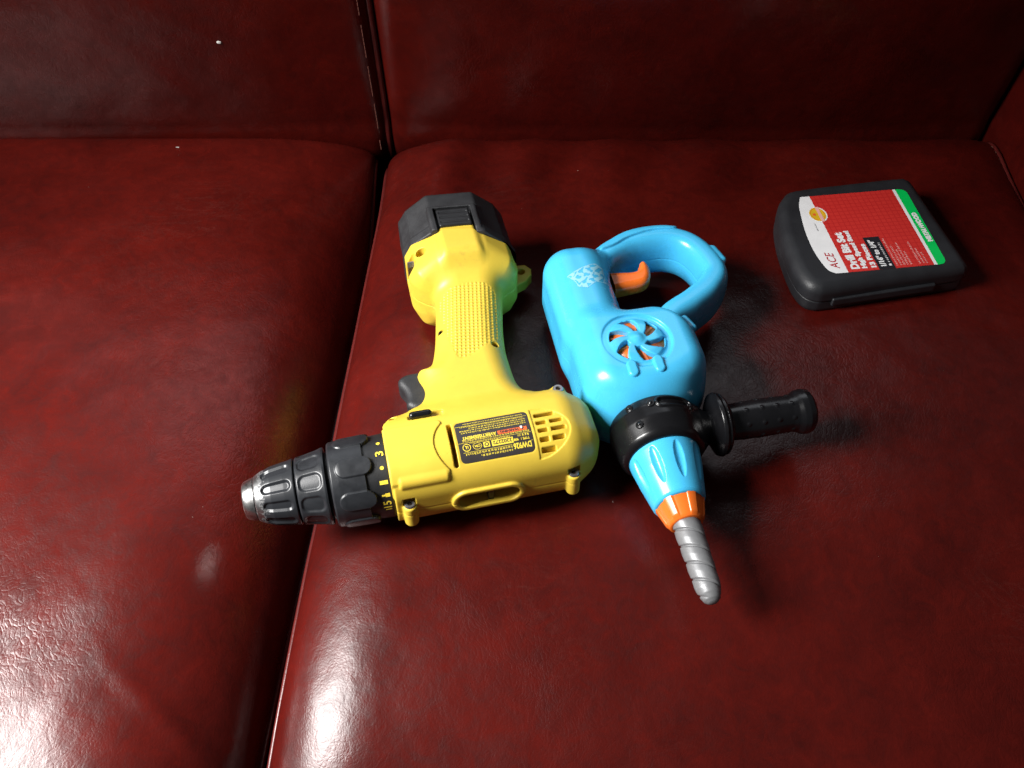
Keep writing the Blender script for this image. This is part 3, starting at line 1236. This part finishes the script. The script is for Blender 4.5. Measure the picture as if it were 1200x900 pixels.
m, nt, b = mat('worn_chuck_plastic')
Ln = nt.links.new
tc = node(nt, 'ShaderNodeTexCoord')
sep = node(nt, 'ShaderNodeSeparateXYZ')
Ln(tc.outputs['Object'], sep.inputs[0])
mr = node(nt, 'ShaderNodeMapRange')
mr.inputs['From Min'].default_value = -0.0700
mr.inputs['From Max'].default_value = -0.0800
Ln(sep.outputs['X'], mr.inputs['Value'])
nz = node(nt, 'ShaderNodeTexNoise', Scale=330.0, Detail=6.0, Roughness=0.7)
Ln(tc.outputs['Object'], nz.inputs['Vector'])
ad = node(nt, 'ShaderNodeMath', operation='MULTIPLY_ADD')
Ln(mr.outputs['Result'], ad.inputs[0])
ad.inputs[1].default_value = 0.42
Ln(nz.outputs['Fac'], ad.inputs[2])
rp = ramp(nt, [(0.70, (0.018, 0.0195, 0.0225)), (0.80, (0.42, 0.42, 0.42))])
Ln(ad.outputs[0], rp.inputs['Fac'])
Ln(rp.outputs['Color'], b.inputs['Base Color'])
rp2 = ramp(nt, [(0.70, (0, 0, 0)), (0.80, (1, 1, 1))])
Ln(ad.outputs[0], rp2.inputs['Fac'])
Ln(rp2.outputs['Color'], b.inputs['Metallic'])
b.inputs['Roughness'].default_value = 0.34
M['worn'] = m
field('chuck_sleeve', sleeve_front, -80.0, -55.5, 90, 360, M['worn'])
V, F = lathe([(-80.5, 13.0), (-81, 12.9), (-82.5, 12.6), (-86.2, 11.2), (-87.2, 10.2), (-87.2, 5.2), (-84, 5.0), (-80, 4.6)], 0, 64, (0, 1.4, AX))
sharp(recalc(obj('chuck_nose', V, F, M['steel'], drill)), 30)
V, F = lathe([(-85.5, 5.1), (-85.4, 0.4)], 0, 24, (0, 1.4, AX))
obj('chuck_jaws', V, F, M['dark'], drill)


# battery pack
OCT = [(-17.5, 35), (17.5, 35), (33.5, 22), (39.5, 12), (39.5, -12), (33.5, -22), (17.5, -35), (-17.5, -35), (-33.5, -22), (-39.5, -12), (-39.5, 12), (-33.5, 22)]


def pack(U, V, Wd):
    x = U - 75.5
    o2 = poly2(x / 0.87, (Wd - 33.5) / 0.87, OCT) * 0.87 - 4.9
    vb = V + 0.09 * x
    lo = 171.2 - (V + 0.2 * x)
    body = smax(smax(o2 + 0.4, vb - 216.6, 3.0), lo, 1.2)
    band = smax(smax(o2 - 0.9, (V + 0.2 * x) - 180.0, 2.0), lo, 1.2)
    d = smin(body, band, 1.0)
    fr = rbox(x, vb, Wd, (-1.0, 186.0, 60), (18.0, 14.0, 11.2), 2.4)
    fr = np.maximum(fr, lo)
    d = smin(d, fr, 1.0)
    d = np.maximum(d, -rbox(x, vb, Wd, (-1.0, 179, 71), (13.4, 17.6, 6.0), 1.0))
    return d


pk = sdf_obj('battery_pack', pack, (30, 165, -6), (120, 224, 76), 0.62, M['black_matte'], drill)


def button(U, V, Wd):
    x = U - 75.5
    vb = V + 0.09 * x
    d = rbox(x, vb, Wd, (-1.0, 186.0, 66), (11.6, 9.0, 5.0 - 0.0), 1.2)
    return d + 0.55 * sstep(0.2, 0.9, np.cos((vb - 186) * 2 * math.pi / 5.0)) * (np.abs(x + 1) < 10)


sdf_obj('release_button', button, (60, 173, 58), (92, 199, 74), 0.5, M['black'], pk)

# ================================================================== TOY HAMMER DRILL  (x = across to the right, y = along the axis to the rear, w up; mm)
toy = tag(empty('toy_drill', (0.09035, 0.35053, -0.0010), R(10.816)), 'bright blue toy hammer drill with an orange trigger and a silver spiral bit', 'toy drill')
DH = spline([(-8, 138), (6, 156), (28, 166.3), (55, 166.5), (71.5, 154), (78.5, 128), (70, 113), (54, 101.5), (36, 91), (22, 74)], 8, closed=False)


def dist_poly(X, Y, P):
    d = np.full(X.shape, 1e9)
    for i in range(len(P) - 1):
        a, b = P[i], P[i + 1]
        e = b - a
        wx, wy = X - a[0], Y - a[1]
        t = np.clip((wx * e[0] + wy * e[1]) / (e @ e), 0, 1)
        d = np.minimum(d, (wx - e[0] * t) ** 2 + (wy - e[1] * t) ** 2)
    return np.sqrt(d)


FC = (-1.5, 53.0)     # fan centre


def toy_body(X, Y, Wd):
    zc = 36.0
    # motor column
    colm = rbox(X, Y, Wd, (-20.5, 112.0, zc), (22.2, 47.5, 31.0), 19.5)
    low = rbox(X, Y, Wd, (-19.5, 60.0, zc), (19.6, 46.0, 30.0), 17.0)
    d = smin(colm, low, 2.5)
    # gear head with the fan
    gh = rbox(X, Y, Wd, (3.0, 49.0, zc), (38.0, 38.0, 34.5), 14.0)
    gh = smax(gh, 0.72 * (X - 38.5) + 0.70 * (Y - 66), 6.0)
    d = smin(d, gh, 9.0)
    rad = np.sqrt((X * 1.0) ** 2 + (Wd - zc) ** 2)
    d = smax(d, 0.72 * (rad - 26.5) - 0.70 * (Y - 11.0), 7.0)
    d = smax(d, 9.0 - Y, 2.0)
    # D handle
    q = dist_poly(X, Y, DH)
    zz = np.abs(Wd - zc) / 1.85
    hd = (q ** 2.8 + zz ** 2.8 + 0.01) ** (1 / 2.8) - 10.0
    d = smin(d, hd * 0.9, 9.0)
    # fan housing: shallow dished ring
    r = np.sqrt((X - FC[0]) ** 2 + (Y - FC[1]) ** 2)
    th = np.arctan2(Y - FC[1], X - FC[0])
    hi = Wd > zc
    gw = 0.5 + 0.5 * np.cos(th - 0.35)
    d = np.where(hi, d + (0.4 + 1.9 * gw) * sstep(23.0, 21.6, r) * sstep(16.5, 19.5, r) - 1.2 * sstep(19.0, 12.0, r), d)
    k = 6
    tw = th - 0.04 * (r - 4)
    a = (tw * k / (2 * math.pi) + 0.28) % 1.0 - 0.5
    hole = np.maximum(np.maximum(6.4 - r, r - 17.6), (np.abs(a) - 0.255) * r * 2 * math.pi / k)
    hole = np.maximum(hole, 56.0 - Wd)
    d = smax(d, -hole, 0.5)
    hubd = np.sqrt((X - FC[0]) ** 2 + (Y - FC[1]) ** 2 + (Wd - 67.5) ** 2) - 6.0
    d = smin(d, hubd, 1.5)
    # moulding seam, small lugs on the right side
    d = d + 0.3 * sstep(0.5, 0.1, np.abs(Wd - zc))
    for (a0, b0, rr) in (((37.5, 73.5, 60), (40.5, 65.0, 60), 2.8), ((83.5, 146.0, 50), (86.5, 134.0, 50), 2.6)):
        d = smin(d, capsule(X, Y, Wd, a0, b0, rr), 2.2)
    # inset grip panel on the rear arm of the handle
    pn = poly2(X, Y, PANEL)
    d = np.where(Wd > 50, d - 0.8 * sstep(0.5, -0.5, pn), d)
    return d


PANEL = spline([(2, 156), (14, 166), (30, 173.5), (50, 176), (63, 172), (60, 168), (44, 169), (26, 165), (12, 158)], 4)
sdf_obj('body', toy_body, (-47, 4, -1), (94, 184, 75), 0.72, M['blue'], toy)

# rotor under the fan openings
V, F = lathe([(60, 18.0), (67.4, 17.6), (67.4, 0.3)], 2, 40, (FC[0], FC[1], 0))
rot = obj('fan_rotor', V, F, M['orange'], toy)
V, F = [], []
for k in range(9):
    a = 2 * math.pi * k / 9
    c, s = math.cos(a), math.sin(a)
    b0 = len(V)
    for (r_, t_) in ((4, -0.8), (4, 0.8), (16.5, 0.8), (16.5, -0.8)):
        for z in (67.1, 68.0):
            V.append((FC[0] + r_ * c - t_ * s, FC[1] + r_ * s + t_ * c, z))
    F += [tuple(b0 + i for i in f) for f in ((0, 1, 3, 2), (2, 3, 5, 4), (4, 5, 7, 6), (6, 7, 1, 0), (1, 7, 5, 3))]
recalc(obj('rotor_vane', V, F, M['orange'], rot, smooth=False))

# two buttons
for (x, y0_, y1_) in ((-10.8, 25.5, 34.0), (6.2, 26.0, 35.0)):
    def bt(X, Y, Wd, x=x, y0_=y0_, y1_=y1_):
        d2 = np.maximum(np.abs(X - x), 0)
        t = np.clip(Y, y0_ + 1.5, y1_ - 1.5)
        q = np.sqrt((X - x) ** 2 + (Y - t) ** 2) - 3.4
        zt = 71.6 - 0.10 * (40 - Y)
        return extr(q, Wd, zt - 4, 5.6, 1.6)
    sdf_obj('button', bt, (x - 5, y0_ - 5, 58), (x + 5, y1_ + 5, 76), 0.5, M['blue'], toy)

# trigger
TT = spline([(0, 122), (0, 138), (22, 137), (27, 141.5), (29.5, 146), (33.0, 145.5), (34.5, 139), (32.5, 130), (27, 124), (16, 122)], 5)
sdf_obj('trigger', lambda X, Y, Wd: smax(extr(poly2(X, Y, TT), Wd, 43, 6.5, 5.0), 5.0 - np.sqrt((X - 21) ** 2 + (Y - 145) ** 2), 1.5), (4, 115, 26), (38, 150, 54), 0.6, M['orange'], toy)

# printed emblem: pale swirls on a slanted field
LG = np.array([(-31, 121.5), (-20, 127), (-9, 131), (-4.2, 128), (-5, 118), (-3.5, 112.5), (-13, 112.5), (-20, 107.5), (-26, 109.5), (-27, 115)])
gx, gy = np.meshgrid(np.arange(-32, -2, 0.42), np.arange(106, 132, 0.42), indexing='ij')
pd = poly2(gx, gy, LG)
rs = np.random.RandomState(5)
ph = np.sin(gx * 1.05 + 1.9 * np.sin(gy * 0.62)) + np.sin(gy * 1.2 + 1.7 * np.cos(gx * 0.55)) + 0.35 * np.sin(gx * 2.3 - gy * 1.7)
msk = (pd < 0) & ((ph > -0.2) | (pd > -0.45))
ij = np.argwhere(msk)
lg = Flat()
for i, j in ij:
    x, y = gx[i, j], gy[i, j]
    lg.rect(x, y, x + 0.42, y + 0.42)
lg.build('printed_emblem', lambda X, Y: np.stack([X, Y, drop(toy_body, X, Y, 75, 30) + 0.12], 1), M['ink_pale'], toy)


# black collar that carries the side handle
def t_collar(X, Y, Wd):
    zc = 36.0
    rad = np.sqrt(X ** 2 + (Wd - zc) ** 2)
    prof = rr_fun(Y, [(-17, 24.0), (-12, 26.6), (-2, 28.4), (6, 28.6), (12, 27.4), (15, 25.8)])
    d = smax((rad - prof) * 0.95, np.abs(Y + 1.0) - 15.0, 3.0)
    # arm to the side handle
    neck = np.sqrt((Y - 2) ** 2 + (Wd - zc) ** 2)
    nd = smax(neck - rr_fun(X, [(10, 17), (26, 15), (33, 10.5), (40, 9.5)]), X - 40, 1.0)
    nd = smax(nd, 15 - X, 2)
    d = smin(d, nd, 6.0)
    # oval recess beside the arm, small pips
    rc = rbox2(X, Y, (9.5, 6.5), (10.5, 2.6), 2.5)
    d = np.where(Wd > zc, d + 1.5 * sstep(0.6, -0.8, rc) - 0.9 * sstep(1.2, 0.3, np.abs(rc - 0.9)), d)
    d = np.maximum(d, 21.8 - rad + np.where(Y > -12, 0, 0))
    return d


cl = sdf_obj('collar', t_collar, (-31, -19, 5), (48, 17, 68), 0.6, M['black_gloss'], toy)
for (x, y) in ((-17.5, 9.0), (-15.0, -5.0), (-5.5, 6.5)):
    zt = float(drop(t_collar, np.array([x]), np.array([y]), 70, 20)[0])
    V, F = lathe([(-1.0, 2.7), (0.5, 2.6), (0.9, 2.2), (0.6, 1.7), (0.75, 1.2), (1.5, 0.7), (1.65, 0.1)], 2, 20)
    # tilt to the ring's radius
    a = math.atan2(x, zt - 36)
    Rm = np.array([[math.cos(a), 0, math.sin(a)], [0, 1, 0], [-math.sin(a), 0, math.cos(a)]])
    obj('stud', V @ Rm.T + np.array([x, y, zt]), F, M['black_gloss'], cl)

# side handle
HY, HZ = 3.0, 36.0


def t_handle(X, Y, Wd):
    rad = np.sqrt((Y - HY) ** 2 + (Wd - HZ) ** 2)
    th = np.arctan2(Wd - HZ, Y - HY)
    r = rr_fun(X, [(34, 9), (36, 15.5), (38.2, 19.8), (40.4, 20.6), (42.4, 20.2), (44.4, 18.4), (46.2, 12.8), (47.5, 11.6), (67, 12.3), (87, 11.8), (90.5, 12.4), (93.5, 14.0), (97, 14.6), (100.5, 13.8), (102.5, 11.5), (104, 7)])
    r = r + 0.6 * sstep(2.2, 1.0, np.abs(X - 46.8)) * 0
    d = (rad - r) * 0.75
    d = smax(d, np.abs(X - 69) - 34.5, 2.0)
    d = d + 0.8 * sstep(1.4, 0.5, np.abs(X - 41.6)) * (rad > 15)
    # pips on the grip
    p = (X - 52) % 10.0 - 5.0
    a = ((th + 0.3) * 8 / (2 * math.pi)) % 1.0 - 0.5
    al = a * 2 * math.pi / 8 * 12.2
    dot = np.sqrt(p ** 2 + al ** 2)
    d = np.where((X > 49) & (X < 88), d - 0.42 * sstep(1.9, 0.6, dot), d)
    return d


sdf_obj('side_handle', t_handle, (32, -20, 13), (108, 26, 59), 0.6, M['black_gloss'], toy)


# chuck, tip and bit, drooping slightly toward the tip
def tilt(V):
    V = np.array(V, float)
    V[:, 2] += 0.055 * np.minimum(V[:, 1] + 14, 0)
    return V


def t_chuck(U, T):
    base = rr_fun(U, [(-49.5, 14.2), (-49.0, 15.4), (-47.5, 16.2), (-40, 17.8), (-28, 20.4), (-18, 21.9), (-12, 22.3)])
    a = ang(T, 9, 0.16) * 19.5
    s = np.clip(1 - ((U + 29.5) / 11.5) ** 2, 0, 1)
    w = 3.0 * np.sqrt(s) + 0.01
    g = np.clip(1 - (a / w) ** 2, 0, 1) * np.sqrt(s)
    return base - 1.7 * g


V, F = lathe_field(t_chuck, -49.5, -12, 90, 300, (0, 0, 36), 1)
sharp(recalc(obj('chuck', tilt(V), F, M['blue'], toy)), 50)


def t_tip(U, T):
    base = rr_fun(U, [(-62.5, 8.6), (-62.2, 10.0), (-61.0, 10.7), (-49, 14.2), (-46, 14.4)])
    a = ang(T, 6, 0.35) * 12
    rib = sstep(2.8, 2.2, np.abs(a)) 
    return base + 0.8 * rib * sstep(-62, -59.5, U)


V, F = lathe_field(t_tip, -62.5, -46, 50, 240, (0, 0, 36), 1)
sharp(recalc(obj('chuck_tip', tilt(V), F, M['orange'], toy)), 50)


def t_bit(U, T):
    base = rr_fun(U, [(-112.0, 0.6), (-111.6, 2.4), (-110, 4.4), (-107, 6.0), (-103, 7.0), (-96, 7.4), (-70, 8.1), (-60, 8.3)])
    ph = (T / (2 * math.pi) + (U + 112) / 21.0) * 1.0 * 2
    a = np.abs((ph % 1.0) - 0.5) * 2           # 0 at land centre, 1 in the groove
    g = sstep(0.80, 0.97, a)
    return base - 0.95 * g * sstep(-111, -104, U) + 0.35 * (1 - a)


V, F = lathe_field(t_bit, -112, -60, 150, 120, (0, 0, 36), 1)
recalc(obj('drill_bit', tilt(V), F, M['silver'], toy))

# ================================================================== BIT CASE
case = tag(empty('drill_bit_case', (0.24731, 0.50762, 0.0), R(7.175)), 'flat black plastic drill bit case with a red, white and green label', 'tool case')
OUT = spline([(-6, 101.5), (-18, 95), (-27, 80), (-33, 55), (-35.5, 30), (-36, 8), (-33, -6), (-26, -12.5), (-14, -13.5), (30, -9.5), (84, -5.5), (92.5, -3), (95, 4), (93.5, 50), (92, 96), (89, 103), (82, 106), (40, 104.5)], 6)


def c_half(X, Y, Wd, top):
    d2 = poly2(X, Y, OUT)
    if top:
        return smax(extr(d2, Wd, 16.0, 12.0, 8.5), 13.2 - Wd, 0.6)
    return smax(extr(d2 + 0.5, Wd, 12.0, 12.0, 6.0), Wd - 12.6, 0.6)


TOPZ = 28.0
lid = sdf_obj('lid', lambda X, Y, Wd: c_half(X, Y, Wd, True), (-40, -18, 11), (99, 110, 30), 0.9, M['case'], case)
sdf_obj('tray', lambda X, Y, Wd: c_half(X, Y, Wd, False), (-40, -18, -1), (99, 110, 14), 0.9, M['case'], case)
hing = sdf_obj('latch', lambda X, Y, Wd: rbox(X, Y - 0.072 * X, Wd, (28, -11.6, 12.5), (41, 2.6, 3.4), 1.0), (-16, -20, 7), (72, 0, 18), 0.6, M['case'], case)

zt = lambda off: (lambda X, Y: np.stack([X, Y, np.full(len(X), TOPZ + off)], 1))


def rounded(P, r, n=6):
    """round the corners of a polygon; r per corner"""
    out = []
    N = len(P)
    for i in range(N):
        p = np.array(P[i], float)
        a = np.array(P[i - 1], float) - p
        b = np.array(P[(i + 1) % N], float) - p
        rr = r[i]
        if rr <= 0:
            out.append(tuple(p))
            continue
        a = p + a / np.linalg.norm(a) * rr
        b = p + b / np.linalg.norm(b) * rr
        for k in range(n + 1):
            t = k / n
            out.append(tuple((1 - t) ** 2 * a + 2 * t * (1 - t) * p + t * t * b))
    return out


lab = Flat()
lab.poly(rounded([(0.3, 88.4), (0.3, -0.2), (67.0, -0.2), (69.3, 88.4)], [0, 0, 0, 0]))
label = lab.build('label', zt(0.08), M['ink_red'], case)
wh = Flat()
wlp = spline([(-7.0, 88.2), (-11.2, 78), (-14.3, 62), (-16.6, 44), (-17.0, 24), (-14.2, 6), (-9.8, 0.6)], 6, closed=False)
wh.poly([(0.6, -0.2), (0.6, 88.4)] + [tuple(p) for p in wlp] + [(-8.5, -0.1)])
wh.build('white_panel', zt(0.10), M['ink_white'], label)
wh = Flat()
wh.poly([(66.9, -0.2), (69.4, -0.2), (71.6, 88.3), (69.2, 88.4)])
wh.build('white_stripe', zt(0.10), M['ink_white'], label)
gr = Flat()
gr.poly(rounded([(69.4, -0.4), (77.0, 0.0), (80.0, 87.6), (71.6, 88.2)], [0, 6, 6, 0]))
gr.build('green_band', zt(0.12), M['ink_green'], label)
bb = Flat()
bb.poly([(24.6, -0.2), (37.2, -0.2), (37.2, 35.4), (24.6, 35.4)])
bb.build('black_panel', zt(0.14), M['ink_black'], label)
Q = math.pi / 2
tx = Flat()


def line(f, s, x, y, w, h, bold=0.1, shear=0.0):
    """a line of print that reads away from the viewer; x = baseline, y = start"""
    f.add(*fit_text(s, w, h, bold, 1.0, shear), at=(x, y), rot=Q)


line(tx, 'Drill Bit Set', 10.2, 2.6, 41, 6.2, 0.34)
line(tx, 'High Speed Steel', 16.0, 2.6, 42, 3.8, 0.26)
line(tx, '13 Pieces', 23.2, 2.6, 26, 3.9, 0.26)
line(tx, '1/16" to 1/4"', 31.0, 3.0, 29, 4.2, 0.24)
rng2 = random.Random(9)
tx.rect(33.4, 3.0, 35.4, 5.0)
tx.words(7.0, -35.2, 22, 1.9, rng2, at=(0, 0), rot=Q)
tx.build('lettering', zt(0.20), M['ink_white'], label)
tx = Flat()
line(tx, 'METAL/WOOD', 76.4, 25.0, 34, 3.8, 0.32)
tx.build('lettering', zt(0.20), M['ink_white'], label)
pk2 = Flat()
for (x, w) in ((40.0, 30), (43.0, 22), (45.6, 17), (48.2, 24), (50.8, 14), (57.6, 24), (60.4, 17), (63.0, 12)):
    pk2.words(2.6, -x, w, 1.7, rng2, at=(0, 0), rot=Q)
pk2.build('lettering', zt(0.20), M['ink_pink'], label)
ac = Flat()
line(ac, 'ACE', -4.0, 4.6, 18, 6.4, 0.05, 0.25)
ac.build('lettering', zt(0.20), M['ink_red_text'], label)
sm = Flat()
sm.words(47, 5.8, 9, 1.0, rng2, rot=Q)
sm.build('lettering', zt(0.20), M['ink_black'], label)
bd = Flat()
bd.ring((0.0, 66.0), 0.02, 9.0, 36, 0.80)
badge = bd.build('badge', zt(0.24), M['ink_white'], label)
bd = Flat()
bd.ring((-0.2, 66.0), 0.02, 8.0, 36, 0.80)
bd.build('badge_disc', zt(0.30), M['ink_gold'], label)
bd = Flat()
bd.ring((-0.2, 66.0), 6.6, 7.0, 36, 0.80)
bd.ring((-3.0, 66.0), 0.02, 1.4, 18, 1.0)
bd.build('badge_print', zt(0.36), M['ink_orange'], label)
bd = Flat()
bd.rect(0.2, 57.2, 2.8, 74.8)
bd.build('badge_ribbon', zt(0.42), M['ink_pink'], label)


# ================================================================== LINT
def lint(name, loc, sz, label, seed):
    rs_ = random.Random(seed)
    bm = bmesh.new()
    bmesh.ops.create_icosphere(bm, subdivisions=1, radius=1)
    for v in bm.verts:
        v.co = Vector((v.co.x * sz[0], v.co.y * sz[1], v.co.z * sz[2])) * rs_.uniform(0.7, 1.3)
    me = bpy.data.meshes.new(name)
    bm.to_mesh(me)
    bm.free()
    me.materials.append(M['lint'])
    o = bpy.data.objects.new(name, me)
    COL.objects.link(o)
    o.location = loc
    return tag(o, label, 'lint')


from mathutils.bvhtree import BVHTree


def bvh(o):
    return BVHTree.FromPolygons([v.co for v in o.data.vertices], [p.vertices for p in o.data.polygons])


tb, tl_, tr_ = bvh(lb), bvh(left_seat), bvh(right_seat)
h = tb.ray_cast(Vector((0, 0, 0.505)), Vector((-0.3127, 0.922, -0.532)).normalized())[0]
lint('lint_fleck', h + Vector((0, -0.0004, 0)), (0.0020, 0.0008, 0.0014), 'tiny white fleck stuck on the left back cushion', 1)
h = tl_.ray_cast(Vector((-0.302, 0.708, 0.3)), Vector((0, 0, -1)))[0]
lint('lint_fleck', h + Vector((0, 0, 0.0005)), (0.0020, 0.0005, 0.0004), 'thin white lint thread along the rear edge of the left seat', 2)
# dust specks
V, F = [], []
rs = np.random.RandomState(12)
for k in range(34):
    x, y = rs.uniform(-0.5, 0.42), rs.uniform(0.14, 0.70)
    h = (tl_ if x < XS else tr_).ray_cast(Vector((x, y, 0.3)), Vector((0, 0, -1)))[0]
    if h is None or h.z < -0.03:
        continue
    r1 = rs.uniform(0.00014, 0.00032)
    a = rs.uniform(0, 3)
    e = np.array([math.cos(a), math.sin(a), 0]) * r1 * rs.choice([1, 1, 1, 3])
    f = np.array([-math.sin(a), math.cos(a), 0]) * r1 * 0.8
    c = np.array(h)
    b0 = len(V)
    V += [c + e, c + f, c - e, c - f, c + [0, 0, r1]]
    F += [(b0, b0 + 1, b0 + 4), (b0 + 1, b0 + 2, b0 + 4), (b0 + 2, b0 + 3, b0 + 4), (b0 + 3, b0, b0 + 4)]
M['dust'] = plastic('grey_dust', (0.30, 0.24, 0.21), 0.9, 0.1)
o = obj('dust_specks', V, F, M['dust'], None, smooth=False, scale=1)
tag(o, 'pale dust specks scattered over the red leather seats', 'dust', kind='stuff')
